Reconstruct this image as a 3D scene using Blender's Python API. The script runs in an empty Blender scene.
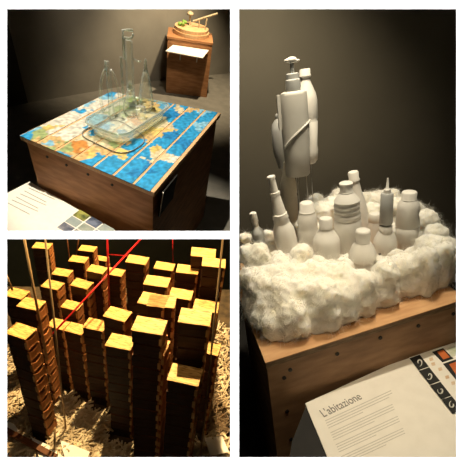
import bpy, bmesh, math, random
from math import sin, cos, pi, radians
from mathutils import Vector, Matrix, noise

# ---------------------------------------------------------------- camera, world, lights
S = bpy.context.scene
COL = S.collection
FPX = 350.0; CX = CY = 233.5
PITCH = radians(31)
CAM = Vector((0, 0, 3.6))
# columns: camera right, camera down, camera forward, in world axes
M = Matrix(((1, 0, 0), (0, -sin(PITCH), cos(PITCH)), (0, -cos(PITCH), -sin(PITCH))))
def cw(v): return CAM + M @ Vector(v)

cd = bpy.data.cameras.new('camera'); co = bpy.data.objects.new('camera', cd); COL.objects.link(co)
cd.sensor_width = 36; cd.lens = 36 * FPX / 467; cd.clip_start = .05
co.location = CAM; co.rotation_euler = (pi / 2 - PITCH, 0, 0)
S.camera = co
W = bpy.data.worlds.new('world'); S.world = W; W.use_nodes = True
W.node_tree.nodes['Background'].inputs[0].default_value = (1, .9, .72, 1)
W.node_tree.nodes['Background'].inputs[1].default_value = .006
S.view_settings.view_transform = 'Standard'; S.view_settings.look = 'None'
S.view_settings.gamma = 1; S.view_settings.use_curve_mapping = False
S.view_settings.exposure = 0

def spot(name, frm, to, energy, angle, blend=.5, col=(1, .86, .62), radius=.04):
    l = bpy.data.lights.new(name, 'SPOT'); l.energy = energy; l.spot_size = radians(angle)
    l.spot_blend = blend; l.color = col; l.shadow_soft_size = radius
    o = bpy.data.objects.new(name, l); COL.objects.link(o)
    a, b = cw(frm), cw(to); o.location = a
    o.rotation_euler = (b - a).to_track_quat('-Z', 'Y').to_euler()
    return o
def area(name, frm, to, energy, size, col=(1, 1, 1), spread=180):
    l = bpy.data.lights.new(name, 'AREA'); l.energy = energy; l.size = size; l.color = col; l.spread = radians(spread)
    o = bpy.data.objects.new(name, l); COL.objects.link(o)
    a, b = cw(frm), cw(to); o.location = a
    o.rotation_euler = (b - a).to_track_quat('-Z', 'Y').to_euler()
    return o
def ray(p): return Vector(((p[0] - CX) / FPX, (p[1] - CY) / FPX, 1))
class Room:
    """a room with its own level: up vector in camera axes, distance of camera above the reference plane, two photo points for its x axis"""
    def __init__(s, up, d, pa, pb):
        s.up = Vector(up).normalized(); s.d = d
        s.o = s.cam(pa, 0); ex = s.cam(pb, 0) - s.o; ex.normalize()
        ey = s.up.cross(ex); s.R = Matrix((ex, ey, s.up)).transposed()     # local -> camera axes
        s.mw = Matrix.Translation(cw(s.o)) @ (M @ s.R).to_4x4()
    def cam(s, p, h):
        r = ray(p); return r * (-(s.d - h) / r.dot(s.up))
    def at(s, p, h=0):
        return s.R.transposed() @ (s.cam(p, h) - s.o)
    def h_at(s, xy, py):
        b = s.R @ Vector((xy[0], xy[1], 0)) + s.o; k = (py - CY) / FPX
        return (b.y - k * b.z) / (k * s.up.z - s.up.y)
    def at_depth(s, p, z):
        return s.R.transposed() @ (ray(p) * z - s.o)
    def depth(s, loc): return (s.R @ Vector(loc) + s.o).z
    def place(s, loc=(0, 0, 0), yaw=0, lean=None):
        m = s.mw @ Matrix.Translation(loc)
        if lean: m = m @ Matrix.Rotation(lean[1], 4, Vector(lean[0]))
        return m @ Matrix.Rotation(yaw, 4, 'Z')

R1 = Room((.161, -.711, -.685), 1.7, (19.3, 135.3), (154.2, 192.7))
R2 = Room((.133, -.855, -.502), 1.65, (130.8, 460), (162.4, 466))
R3 = Room((-.127, -.912, -.391), 1.0, (265.4, 363), (455.6, 302))

def rspot(R, name, frm, to, energy, angle, blend=.5, col=(1, .86, .62), radius=.04):
    """spot lamp given in a room's own axes"""
    o = spot(name, (0, 0, 0), (0, 0, 1), energy, angle, blend, col, radius)
    a, b = R.mw @ Vector(frm), R.mw @ Vector(to); o.location = a
    o.rotation_euler = (b - a).to_track_quat('-Z', 'Y').to_euler(); return o
# added lamps grazing the stand-in border wall to whiten it
for k, (x, y) in enumerate([(1.0, 0), (-1.0, 0), (0, 1.0), (0, -1.0)]):
    area('border_fill', (x, y, .30), (-x * .1, -y * .1, .5), 30, .2)
# gallery spots, with added fills between them
rspot(R1, 'map_spot', (.45, .12, 4.0), (.6, .55, 0), 1300, 36, .5, (1, .90, .72), .03)
spot('map_fill_spot', (-1.2, -.95, .66), (-1.1, .05, 2.8), 50, 44, .9, (1, .66, .36), .1)  # added fill for the table's front face
rspot(R1, 'label_fill', (.2, -.28, 2.6), (.33, -.26, -.52), 8, 26, .7, (1, .84, .60), .05)  # added to lift the caption sheet
spot('plinth_spot', (-.1, -4.9, 5.0), (-1.25, -3.2, 7.4), 620, 80, .8, (1, .80, .52), .04)
rspot(R1, 'wall_fill', (.0, 3.2, 2.2), R1.at((110, 60), -1.4), 260, 60, 1, (1, .84, .62), .15)  # added fill to brighten the back wall
rspot(R2, 'stack_spot', (-.16, 1.05, 3.0), (-.25, .42, .6), 740, 50, .4, (1, .73, .35), .03)
spot('side_fill', (-.04, -1.15, 1.55), (-.6, .35, 1.7), 110, 75, .8, (1, .62, .28), .03)  # added to put orange light on the stacks' right sides
rspot(R2, 'chip_spot', (-.22, .22, 3.2), R2.at((72, 420), 0), 560, 20, .6, (1, .86, .62), .03)
spot('stack_front_fill', (-.35, -.55, .62), (-.3, .35, 1.4), 5, 60, .8, (1, .72, .40), .08)  # added fill for the block fronts
rspot(R3, 'cloud_spot', (.75, .30, 2.4), (.62, .25, 0), 185, 62, .7, (1, .88, .66), .05)
spot('cloud_front_fill', (.35, -.62, .62), (.42, .42, 1.45), 30, 60, .9, (1, .80, .52), .08)  # added fill for the front of the cloud plinth
rspot(R3, 'backdrop_spot', (.42, .6, 2.2), R3.at_depth((250, 160), 2.7), 150, 90, 1, (1, .84, .60), .1)

# ---------------------------------------------------------------- helpers
def node_mat(name, col, rough=.6, noise_scale=None, col2=None, stretch=(1, 1, 1), bump=0, metal=0, detail=4, lo=.35, hi=.65, spec=.3):
    m = bpy.data.materials.new(name); m.use_nodes = True
    nt = m.node_tree; b = nt.nodes['Principled BSDF']
    b.inputs['Base Color'].default_value = (*col, 1); b.inputs['Roughness'].default_value = rough
    b.inputs['Metallic'].default_value = metal; b.inputs['Specular IOR Level'].default_value = spec
    if noise_scale:
        tc = nt.nodes.new('ShaderNodeTexCoord'); mp = nt.nodes.new('ShaderNodeMapping')
        mp.inputs['Scale'].default_value = stretch
        n = nt.nodes.new('ShaderNodeTexNoise'); n.inputs['Scale'].default_value = noise_scale; n.inputs['Detail'].default_value = detail
        nt.links.new(tc.outputs['Object'], mp.inputs[0]); nt.links.new(mp.outputs[0], n.inputs['Vector'])
        if col2:
            r = nt.nodes.new('ShaderNodeValToRGB')
            r.color_ramp.elements[0].position = lo; r.color_ramp.elements[1].position = hi
            r.color_ramp.elements[0].color = (*col, 1); r.color_ramp.elements[1].color = (*col2, 1)
            nt.links.new(n.outputs[0], r.inputs[0]); nt.links.new(r.outputs[0], b.inputs['Base Color'])
        if bump:
            bp = nt.nodes.new('ShaderNodeBump'); bp.inputs['Strength'].default_value = bump; bp.inputs['Distance'].default_value = .01
            nt.links.new(n.outputs[0], bp.inputs['Height']); nt.links.new(bp.outputs[0], b.inputs['Normal'])
    return m

class MB:
    """collects shapes into one bmesh"""
    def __init__(s): s.bm = bmesh.new()
    def box(s, lo, hi, rot=None):
        vs = [s.bm.verts.new((x, y, z)) for z in (lo[2], hi[2]) for y in (lo[1], hi[1]) for x in (lo[0], hi[0])]
        if rot:
            for v in vs: v.co = rot @ v.co
        for f in ((0, 2, 3, 1), (4, 5, 7, 6), (0, 1, 5, 4), (2, 6, 7, 3), (0, 4, 6, 2), (1, 3, 7, 5)):
            s.bm.faces.new([vs[i] for i in f])
        return s
    def prism(s, bot, top):
        n = len(bot); a = [s.bm.verts.new(p) for p in bot]; b = [s.bm.verts.new(p) for p in top]
        s.bm.faces.new(list(reversed(a))); s.bm.faces.new(b)
        for i in range(n): s.bm.faces.new((a[i], a[(i + 1) % n], b[(i + 1) % n], b[i]))
        return s
    def poly(s, pts):
        s.bm.faces.new([s.bm.verts.new(p) for p in pts]); return s
    def lathe(s, prof, n=28, squash=1.0, off=(0, 0), fn=None):
        rings = []
        for z, r in prof:
            rg = []
            for k in range(n):
                a = 2 * pi * k / n; q = fn(z, a) if fn else 1
                rg.append(s.bm.verts.new((off[0] + r * q * cos(a), off[1] + r * squash * q * sin(a), z)))
            rings.append(rg)
        for i in range(len(rings) - 1):
            for k in range(n):
                s.bm.faces.new((rings[i][k], rings[i][(k + 1) % n], rings[i + 1][(k + 1) % n], rings[i + 1][k]))
        s.bm.faces.new(list(reversed(rings[0]))); s.bm.faces.new(rings[-1])
        return s
    def tube(s, pts, r, n=8, closed=False):
        pts = [Vector(p) for p in pts]; rings = []; m = len(pts)
        rr = r if isinstance(r, (list, tuple)) else [r] * m
        for i, p in enumerate(pts):
            a = pts[(i - 1) % m] if (closed or i) else p; b = pts[(i + 1) % m] if (closed or i < m - 1) else p
            t = (b - a).normalized()
            u = t.cross(Vector((.13, .21, .97)));
            if u.length < .1: u = t.cross(Vector((1, 0, 0)))
            u.normalize(); w = t.cross(u)
            rings.append([s.bm.verts.new(p + (u * cos(2 * pi * k / n) + w * sin(2 * pi * k / n)) * rr[i]) for k in range(n)])
        for i in range(m if closed else m - 1):
            a, b = rings[i], rings[(i + 1) % m]
            for k in range(n): s.bm.faces.new((a[k], a[(k + 1) % n], b[(k + 1) % n], b[k]))
        if not closed: s.bm.faces.new(list(reversed(rings[0]))); s.bm.faces.new(rings[-1])
        return s
    def ball(s, c, r, sub=2, sc=(1, 1, 1)):
        bmesh.ops.create_icosphere(s.bm, subdivisions=sub, radius=r, matrix=Matrix.Translation(c) @ Matrix.Diagonal((*sc, 1)))
        return s
    def mesh(s, name, mt, smooth=False, bevel=0):
        if bevel:
            bmesh.ops.bevel(s.bm, geom=s.bm.edges[:], offset=bevel, segments=2, affect='EDGES', profile=.6)
        bmesh.ops.recalc_face_normals(s.bm, faces=s.bm.faces[:])
        me = bpy.data.meshes.new(name); s.bm.to_mesh(me); s.bm.free()
        if smooth:
            for p in me.polygons: p.use_smooth = True
        if mt: me.materials.append(mt)
        return me

def link(name, me, parent=None, mw=None):
    o = bpy.data.objects.new(name, me); COL.objects.link(o)
    if parent: o.parent = parent
    if mw is not None: o.matrix_world = mw
    return o
def tag(o, label=None, cat=None, group=None, kind=None):
    for k, v in (('label', label), ('category', cat), ('group', group), ('kind', kind)):
        if v: o[k] = v
    return o
def auto_smooth(me, ang=40):
    for p in me.polygons: p.use_smooth = True
    me.set_sharp_from_angle(angle=radians(ang))
    return me

WHITE_WALL = node_mat('white_wall_paint', (.93, .93, .93), .9, 40, (.95, .95, .95), spec=.1)
DARK = node_mat('dark_wall_paint', (.05, .048, .04), .9, 3, (.058, .055, .046), spec=.1)
GREY_WALL = node_mat('grey_wall_paint', (.20, .185, .155), .9, 2, (.23, .215, .18), spec=.1)
GREY_FLOOR = node_mat('grey_floor', (.17, .16, .135), .75, 6, (.21, .195, .165), bump=.1)
WOOD = node_mat('plywood', (.30, .135, .055), .55, 5, (.44, .21, .09), (1, 1, 5), .15)
WOOD_LIGHT = node_mat('light_plywood', (.55, .33, .16), .5, 6, (.66, .42, .22), (6, 1, 1), .1)
PAPER = node_mat('cream_paper', (.78, .74, .66), .7, 20, (.82, .78, .70), spec=.2)
BLACK = node_mat('black_board', (.012, .011, .010), .7, 10, (.018, .016, .014))
INK = node_mat('grey_ink', (.34, .32, .27), .8, 30, (.40, .38, .32))
SCREW = node_mat('screw_hole', (.015, .012, .01), .5, 20, (.03, .025, .02))
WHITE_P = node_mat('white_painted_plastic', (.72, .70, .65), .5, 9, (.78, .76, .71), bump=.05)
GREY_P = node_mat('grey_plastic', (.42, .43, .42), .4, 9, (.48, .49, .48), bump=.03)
WIRE = node_mat('wire', (.55, .53, .48), .35, 50, (.6, .58, .53), metal=.6)

# ---------------------------------------------------------------- added white wall for the collage border, three openings
def cam_box_wall():
    bm = MB(); z0, z1 = .5, .512
    xs = [-900, 7, 230.3, 239, 456.3, 1367]; ys1 = [-900, 9, 231, 239, 457.3, 1367]
    def P(x, y, z): return cw(ray((x, y)) * z)      # chamfered openings
    holes = {(1, 1), (1, 3), (3, 1), (3, 2), (3, 3)}
    grid = {}
    for k, z in enumerate((z0, z1)):
        for i, x in enumerate(xs):
            for j, y in enumerate(ys1): grid[i, j, k] = bm.bm.verts.new(P(x, y, z))
    solid = lambda i, j: 0 <= i < 5 and 0 <= j < 5 and (i, j) not in holes
    for i in range(5):
        for j in range(5):
            if not solid(i, j): continue
            for k in (0, 1): bm.bm.faces.new([grid[i, j, k], grid[i + 1, j, k], grid[i + 1, j + 1, k], grid[i, j + 1, k]])
            for (di, dj, a, b) in ((-1, 0, (0, 0), (0, 1)), (1, 0, (1, 0), (1, 1)), (0, -1, (0, 0), (1, 0)), (0, 1, (0, 1), (1, 1))):
                if not solid(i + di, j + dj):
                    A = (i + a[0], j + a[1]); B = (i + b[0], j + b[1])
                    bm.bm.faces.new([grid[(*A, 0)], grid[(*B, 0)], grid[(*B, 1)], grid[(*A, 1)]])
    return bm.mesh('wall_front', WHITE_WALL)
tag(link('wall_front', cam_box_wall()), 'added white wall standing in for the collage border, with three openings', kind='structure')

def slab(R, name, pts, mt, thick=.02, label=None):
    """thin solid wall or floor from room-local points (planar polygon), thickness away from viewer"""
    pts = [Vector(p) for p in pts]; n = (pts[1] - pts[0]).cross(pts[2] - pts[0]).normalized()
    v = pts[0] - (R.R.transposed() @ (-R.o))
    if n.dot(v) < 0: n = -n
    o = link(name, MB().prism(pts, [p + n * thick for p in pts]).mesh(name, mt), mw=R.mw)
    tag(o, label, kind='structure'); return o

# ================================================================ PANEL 1: map table
H1 = -1.5          # floor below the table top
f1 = lambda p: R1.at(p, H1)
# floor: everything between the walls and the near side
fl = [f1((-6, 110)), f1((28, 103)), f1((165, 79)), f1((212, 74)), f1((233.5, 73)), f1((233.5, 330)), f1((-6, 330))]
slab(R1, 'floor', fl, GREY_FLOOR, label='grey concrete floor round the map table')
def on_wall(R, a, b, h0, p):
    """where the upright plane over floor points a, b meets the sight line p"""
    A, B = R.at(a, h0), R.at(b, h0); n = (B - A).cross(Vector((0, 0, 1)))
    r = R.R.transposed() @ ray(p); c = R.R.transposed() @ (-R.o)
    return c + r * ((A - c).dot(n) / r.dot(n))
def wall_from(R, a, b, h0, ytop, name, mt, xa=None, xb=None, label=None):
    return slab(R, name, [R.at(a, h0), R.at(b, h0), on_wall(R, a, b, h0, (xb or b[0], ytop)), on_wall(R, a, b, h0, (xa or a[0], ytop))], mt, label=label)
XJ = 165 - (154 - 165) * 0 + (165 - 151.2) * (79 - 3) / (597 - 79)
XC = 28 - (151.2 - 28) * (103 - 3) / (597 - 103)
wall_from(R1, (28, 103), (165, 79), H1, 3, 'wall_back', GREY_WALL, xa=XC, xb=XJ, label='grey wall behind the map table')
wall_from(R1, (165, 79), (233.5, 73), H1, 3, 'wall_right', GREY_WALL, xa=XJ, label='grey wall behind the small plinth')
wall_from(R1, (-40, 118), (28, 103), H1, 3, 'wall_left', DARK, xb=XC, label='dark wall beside the map table')

# table plinth
A, Fc, Rr, B = [R1.at(p) for p in ((19.3, 135.3), (154.2, 192.7), (221, 113), (110.5, 91.5))]
cen = (A + Fc + Rr + B) / 4
def inset(pts, k): 
    c = sum(pts, Vector()) / len(pts); return [c + (p - c) * (1 - k) for p in pts]
table = tag(link('display_table', None, mw=R1.mw), 'plywood display table with a world map laid across its top in strips', 'table')
top = [A, Fc, Rr, B]; T = .045
zz = lambda pts, z: [Vector((p.x, p.y, z)) for p in pts]
link('body', MB().prism(zz(inset(top, .045), H1), zz(inset(top, .045), -T)).mesh('body', WOOD), table)
link('tabletop', MB().prism(zz(top, -T), zz(top, 0)).mesh('tabletop', WOOD_LIGHT, bevel=.006), table)
def uvp(u, v): return A.lerp(Fc, u).lerp(B.lerp(Rr, u), v)
# map strips: printed colours sampled at where each patch of land and sea lies
SEA = (.03, .32, .62); DEEP = (.02, .22, .50); PALE = (.25, .52, .68); LAND = (.62, .42, .18); ORG = (.62, .26, .06)
WHITISH = (.70, .66, .56); GRN = (.35, .42, .18); CREAM = (.66, .56, .36); YEL = (.68, .50, .16)  # palest map patches are set whitish
BL = [((24, 135), 5, SEA), ((33, 129), 5, PALE), ((49, 128), 7, YEL), ((42, 133), 6, GRN), ((64, 118), 14, WHITISH), ((77, 110), 6, SEA), ((90, 104), 5, PALE), ((85, 107), 5, WHITISH),
      ((56, 140), 7, LAND), ((50, 142), 4, PALE), ((64, 135), 10, WHITISH), ((66, 146), 7, GRN), ((77, 154), 8, LAND), ((82, 148), 9, ORG), ((92, 152), 7, YEL), ((66, 155), 4, SEA), ((70, 158), 4, SEA),
      ((95, 165), 9, SEA), ((108, 162), 8, SEA), ((110, 172), 7, SEA), ((104, 152), 7, LAND), ((98, 142), 8, CREAM), ((112, 148), 5, GRN), ((120, 155), 5, YEL),
      ((113, 94), 5, SEA), ((104, 97), 5, PALE), ((97, 106), 9, WHITISH), ((110, 104), 7, WHITISH), ((121, 98), 5, WHITISH), ((84, 125), 6, WHITISH), ((95, 122), 7, PALE), ((104, 128), 8, SEA), ((114, 130), 7, WHITISH), ((118, 133), 5, SEA),
      ((125, 122), 7, WHITISH), ((128, 112), 7, GRN), ((145, 114), 9, YEL), ((135, 120), 7, ORG), ((140, 107), 6, CREAM), ((150, 105), 6, LAND), ((132, 103), 6, GRN),
      ((126, 140), 6, LAND), ((136, 145), 7, SEA), ((146, 138), 6, LAND), ((140, 155), 6, SEA), ((151, 157), 6, CREAM), ((158, 150), 6, YEL), ((154, 130), 7, YEL), ((161, 125), 6, CREAM),
      ((130, 165), 8, SEA), ((140, 172), 9, DEEP), ((150, 180), 8, SEA), ((125, 175), 6, SEA), ((160, 165), 6, SEA), ((166, 157), 5, CREAM), ((161, 142), 6, SEA), ((170, 148), 7, SEA), ((176, 142), 8, DEEP), ((172, 160), 4, WHITISH),
      ((181, 125), 8, SEA), ((170, 115), 6, DEEP), ((168, 106), 6, SEA), ((160, 100), 5, PALE), ((185, 106), 5, SEA), ((191, 110), 4, LAND), ((200, 125), 4, PALE), ((211, 116), 6, SEA), ((195, 118), 7, SEA), ((190, 134), 6, SEA), ((178, 108), 4, CREAM), ((204, 113), 5, PALE)]
BL = [(R1.at(p), r, c) for p, r, c in BL]
SCL = {i: R1.depth(b[0]) / FPX for i, b in enumerate(BL)}
MAPM = bpy.data.materials.new('printed_map'); MAPM.use_nodes = True
_nt = MAPM.node_tree; _a = _nt.nodes.new('ShaderNodeAttribute'); _a.attribute_name = 'print'
_n = _nt.nodes.new('ShaderNodeTexNoise'); _n.inputs['Scale'].default_value = 60; _mx = _nt.nodes.new('ShaderNodeMixRGB'); _mx.blend_type = 'OVERLAY'; _mx.inputs[0].default_value = .3
_nt.links.new(_a.outputs['Color'], _mx.inputs[1]); _nt.links.new(_n.outputs[0], _mx.inputs[2])
_nt.links.new(_mx.outputs[0], _nt.nodes['Principled BSDF'].inputs['Base Color']); _nt.nodes['Principled BSDF'].inputs['Roughness'].default_value = .35
def map_colour(p):
    w = noise.turbulence_vector(p * 9, 3, False) * .09
    q = p + Vector((w.x, w.y, 0)); best = None
    for i, (b, r, c) in enumerate(BL):
        d = ((q - b).xy.length) / (r * SCL[i])
        if best is None or d < best[0]: best = (d, c)
    k = .82 + .5 * noise.noise(p * 35)
    return [min(1, c * k) for c in best[1]]
NS = 7; gap = .012
for s in range(NS):
    u0 = s / NS + (gap if s else .012); u1 = (s + 1) / NS - .006 - (.02 if s == NS - 1 else 0)
    bm = bmesh.new(); nu, nv = 22, 110; lay = bm.loops.layers.color.new('print'); g = []
    v0 = -.006; v1 = .99
    for j in range(nv + 1):
        g.append([bm.verts.new(uvp(u0 + (u1 - u0) * i / nu, v0 + (v1 - v0) * j / nv) + Vector((0, 0, .006))) for i in range(nu + 1)])
    cache = {}
    for j in range(nv):
        for i in range(nu):
            f = bm.faces.new((g[j][i], g[j][i + 1], g[j + 1][i + 1], g[j + 1][i]))
            for lp in f.loops:
                v = lp.vert
                if v not in cache: cache[v] = map_colour(v.co.copy())
                lp[lay] = (*[c ** (1 / 2.2) for c in cache[v]], 1)
    ring = [g[0][0], g[0][nu], g[nv][nu], g[nv][0]]
    me = bpy.data.meshes.new('map_strip'); bm.to_mesh(me); bm.free(); me.materials.append(MAPM)
    o = link('map_strip', me, table); m = o.modifiers.new('thickness', 'SOLIDIFY'); m.thickness = .006; m.offset = -1
for p in ((44, 157.5), (64, 165.5), (85.5, 175), (109.5, 185.8)):
    q = R1.at(p, -.12)
    # on the front side of the body: local y just in front of it
    q.y = zz(inset(top, .045), 0)[0].y + (q.x / Fc.x) * (inset(top, .045)[1].y - inset(top, .045)[0].y) - .003
    me = MB().lathe([(-.004, .012), (.004, .012)], 12).mesh('screw', SCREW)
    link('screw', me, table).matrix_basis = Matrix.Translation((q.x, q.y, -.13)) @ Matrix.Rotation(pi / 2, 4, 'X')
# dark holder with card on the right side near the front corner
e = (Rr - Fc).normalized(); nrm = Vector((e.y, -e.x, 0)); Fi = inset(top, .045)[1]
def side_pt(t, z, out): 
    p = Fi + e * t + nrm * out; return Vector((p.x, p.y, z))
holder = tag(link('caption_card', None, mw=R1.mw), 'small dark caption card fixed to the shaded side of the map table', 'card')
pts = [side_pt(.08, -.34, .02), side_pt(.36, -.34, .02), side_pt(.36, -.07, .05), side_pt(.08, -.07, .05)]
link('card', MB().prism(pts, [p - nrm * .012 for p in pts]).mesh('card', BLACK), holder)
link('edge_strip', MB().tube([pts[3], pts[0]], .006, 6).mesh('edge_strip', PAPER), holder)

# glass
def glass_mat(name, tint, refl=.35):
    m = bpy.data.materials.new(name); m.use_nodes = True; nt = m.node_tree; nt.nodes.clear()
    out = nt.nodes.new('ShaderNodeOutputMaterial'); mix = nt.nodes.new('ShaderNodeMixShader')
    t = nt.nodes.new('ShaderNodeBsdfTransparent'); t.inputs[0].default_value = (*tint, 1)
    g = nt.nodes.new('ShaderNodeBsdfGlossy'); g.inputs['Roughness'].default_value = .12; g.inputs[0].default_value = (.9, .92, .88, 1)
    d = nt.nodes.new('ShaderNodeBsdfDiffuse'); d.inputs[0].default_value = (.75, .76, .7, 1)
    m2 = nt.nodes.new('ShaderNodeMixShader'); m2.inputs[0].default_value = .45
    lw = nt.nodes.new('ShaderNodeLayerWeight'); lw.inputs[0].default_value = refl
    nt.links.new(lw.outputs['Facing'], mix.inputs[0]); nt.links.new(g.outputs[0], m2.inputs[1]); nt.links.new(d.outputs[0], m2.inputs[2])
    nt.links.new(t.outputs[0], mix.inputs[1]); nt.links.new(m2.outputs[0], mix.inputs[2]); nt.links.new(mix.outputs[0], out.inputs[0])
    return m
GLASS = glass_mat('clear_glass', (.96, .98, .95), .3)
GLASS_EDGE = glass_mat('thick_glass_edge', (.78, .84, .78), .5)
# baking dish: rounded rectangle following the photo's corners
rim_px = [(80.5, 122.5), (123, 137.5), (173, 104.5), (127, 96)]
def rrect(cs, r, n=7):
    out = []; m = len(cs)
    for i in range(m):
        p, a, b = cs[i], cs[i - 1], cs[(i + 1) % m]
        d1 = (a - p).normalized() * r; d2 = (b - p).normalized() * r
        for k in range(n + 1):
            t = k / n; out.append((p + d1) * (1 - t) ** 2 + p * 2 * t * (1 - t) + (p + d2) * t * t)
    return out
hr = .12
rim = [R1.at(p, hr) for p in rim_px]; rc = sum(rim, Vector()) / 4
dish = tag(link('glass_dish', None, mw=R1.mw @ Matrix.Translation((rc.x, rc.y, .01))), 'clear rectangular glass baking dish with rounded rim lying on the map', 'dish')
rl = [Vector((p.x - rc.x, p.y - rc.y, 0)) for p in rim]
def ringpts(k, z, r=.13): return [Vector((p.x, p.y, z)) for p in rrect([q * k for q in rl], r)]
bm = MB(); prev = None; lv = [ringpts(.78, .004), ringpts(.85, .012), ringpts(.90, .05), ringpts(.95, hr - .02), ringpts(.96, hr - .008)]
inn = [ringpts(.95, hr - .008), ringpts(.93, hr - .02), ringpts(.88, .05), ringpts(.82, .022), ringpts(.76, .014)]
vr = [[bm.bm.verts.new(p) for p in L] for L in lv + inn]
for a, b in zip(vr, vr[1:]):
    for k in range(len(a)): bm.bm.faces.new((a[k], a[(k + 1) % len(a)], b[(k + 1) % len(a)], b[k]))
bm.bm.faces.new(vr[0]); bm.bm.faces.new(vr[-1])
link('bowl', auto_smooth(bm.mesh('bowl', GLASS)), dish)
link('rim', MB().tube(ringpts(1.0, hr - .008), .011, 8, True).mesh('rim', GLASS_EDGE, True), dish)
link('foot_ring', MB().tube(ringpts(.86, .006), .008, 8, True).mesh('foot_ring', GLASS_EDGE, True), dish)
# added tray draws the dish's shadow edge on the map as a dark outline
shadow_ring_px = [(75, 134), (124, 157.5), (150, 140), (115, 118)]
tr = [R1.at(p, .008) for p in shadow_ring_px]; tc_ = sum(tr, Vector()) / 4
shadow_ring = link('dish_shadow_ring', MB().tube([Vector((p.x - tc_.x, p.y - tc_.y, 0)) for p in rrect(tr, .17)] if False else [p - tc_ for p in rrect(tr, .16)], .005, 8, True).mesh('dish_shadow_ring', glass_mat('dish_shadow_tint', (.3, .29, .24), .4), True), mw=R1.mw @ Matrix.Translation((tc_.x, tc_.y, .015)))
tag(shadow_ring, 'thin glass rim ring lying flat on the map under the front of the dish', 'ring')

def px_obj(R, base_px, h0=0):
    """place helper: base location, and f(py) height, f(px width) size"""
    b = R.at(base_px, h0)
    H = lambda py: R.h_at((b.x, b.y), py) - h0
    s = lambda h=0: R.depth((b.x, b.y, h0 + h)) / FPX
    return b, H, s
def screen_x(R):  # room-local horizontal direction pointing right in the picture
    v = R.R.transposed() @ Vector((1, 0, 0)); v.z = 0; return v.normalized()
sx1 = screen_x(R1)
def glass_thing(name, label, base, h0=.026, cat='bottle'):
    b, H, s = px_obj(R1, base, h0)
    o = tag(link(name, None, mw=R1.place((b.x, b.y, h0))), label, cat, None)
    return o, H, s
def prof_px(H, s, lst): return [(max(0, H(y)), r * s(H(y))) for y, r in lst]
def side_curve(H, s, pts):  # points (dx px, y px) in the picture plane through the base
    return [sx1 * (dx * s(H(y))) + Vector((0, 0, H(y))) for dx, y in pts]
# 1 winged bottle
o, H, s = glass_thing('glass_cruet', 'tall glass cruet with two curved side arms, leftmost glass in the dish', (112, 118))
link('neck', MB().lathe(prof_px(H, s, [(118, 3), (112, 3.2), (104, 2.6), (95, 2.2), (88, 2.4), (82, 2.8), (77, 2.0), (70, 1.3), (61, 1.2)]), 16).mesh('neck', GLASS, True), o)
for sg in (-1, 1):
    link('arm', MB().tube(side_curve(H, s, [(sg * 2, 69), (sg * 5, 74), (sg * 7.5, 82), (sg * 9, 92), (sg * 9.5, 104), (sg * 8, 114)]), .012, 8).mesh('arm', GLASS, True), o)
link('spout', MB().tube(side_curve(H, s, [(-2.2, 61), (-2.6, 68), (-1, 76)]), .009, 8).mesh('spout', GLASS_EDGE, True), o)
# 2 twisted stem
o, H, s = glass_thing('glass_swizzle', 'slim beaded glass stem standing between the cruet and the tall glass', (124, 112), cat='glass')
bead = []
for k in range(33):
    y = 112 - k * 1.72; bead.append((y, .7 + .7 * abs(sin(k * .62))))
link('beaded_stem', MB().lathe(prof_px(H, s, bead), 12).mesh('beaded_stem', GLASS_EDGE, True), o)
# 3 tall rectangular vase
o, H, s = glass_thing('tall_glass_vase', 'tallest glass piece, a narrow clear column with a hooked top', (131, 106), cat='vase')
w = 5.2 * s(.4)
link('column', MB().lathe([(0, w * .9), (H(95), w), (H(60), w), (H(40), w * .93)], 4, .6).mesh('column', GLASS), o)
link('base_plate', MB().lathe([(0, w * 1.1), (.02, w * 1.05)], 20, .8).mesh('base_plate', GLASS_EDGE), o)
link('hooked_top', MB().tube(side_curve(H, s, [(-4.5, 60), (-5, 42), (-5, 31), (0, 30), (5, 29.5)]), .012, 8).mesh('hooked_top', GLASS_EDGE, True), o)
link('hooked_top', MB().tube(side_curve(H, s, [(-5, 38), (1, 38.2), (4, 36.5), (5.2, 33)]), .009, 8).mesh('hooked_top', GLASS_EDGE, True), o)
link('arm', MB().tube(side_curve(H, s, [(4, 58), (9, 60), (12, 59)]), .006, 6).mesh('arm', GLASS_EDGE, True), o)
# 4 decanter
o, H, s = glass_thing('glass_decanter', 'small round glass decanter with a pointed stopper in front of the tall column', (131, 114))
link('body', MB().lathe(prof_px(H, s, [(114, 5), (110, 6.8), (102, 6.6), (97, 5), (92, 3.6), (90, 2.2)]), 20).mesh('body', GLASS, True), o)
link('stopper', MB().lathe(prof_px(H, s, [(90, 2.4), (87, 2.8), (84, 1.8), (81, .5)]), 14).mesh('stopper', GLASS_EDGE, True), o)
# 5 cone flask
o, H, s = glass_thing('glass_flask', 'cone-shaped glass flask with a ringed neck, rightmost glass in the dish', (146, 110))
link('body', MB().lathe(prof_px(H, s, [(110, 5), (106, 6.6), (95, 6.2), (84, 4.8), (76, 3.2), (72, 1.8)]), 20).mesh('body', GLASS, True), o)
link('ringed_neck', MB().lathe(prof_px(H, s, [(72, 1.2), (71, 2.1), (69.5, 1.1), (68, 2.1), (66.5, 1.1), (65, 1.9), (63.5, 1.0), (61, 1.5), (59, .6)]), 14).mesh('ringed_neck', GLASS_EDGE, True), o)
for dx in (-1, 1):
    link('arm', MB().tube(side_curve(H, s, [(dx * 1.5, 70), (dx * 4, 80), (dx * 6, 92), (dx * 7, 104)]), .007, 6).mesh('arm', GLASS_EDGE, True), o)
# glass jumble in dish: two small tumblers
o, H, s = glass_thing('glass_tumbler', 'low glass tumbler beside the decanter inside the dish', (141, 118), cat='glass')
link('cup', MB().lathe(prof_px(H, s, [(118, 4), (114, 4.6), (107, 5)]), 18).mesh('cup', GLASS, True), o)

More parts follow.
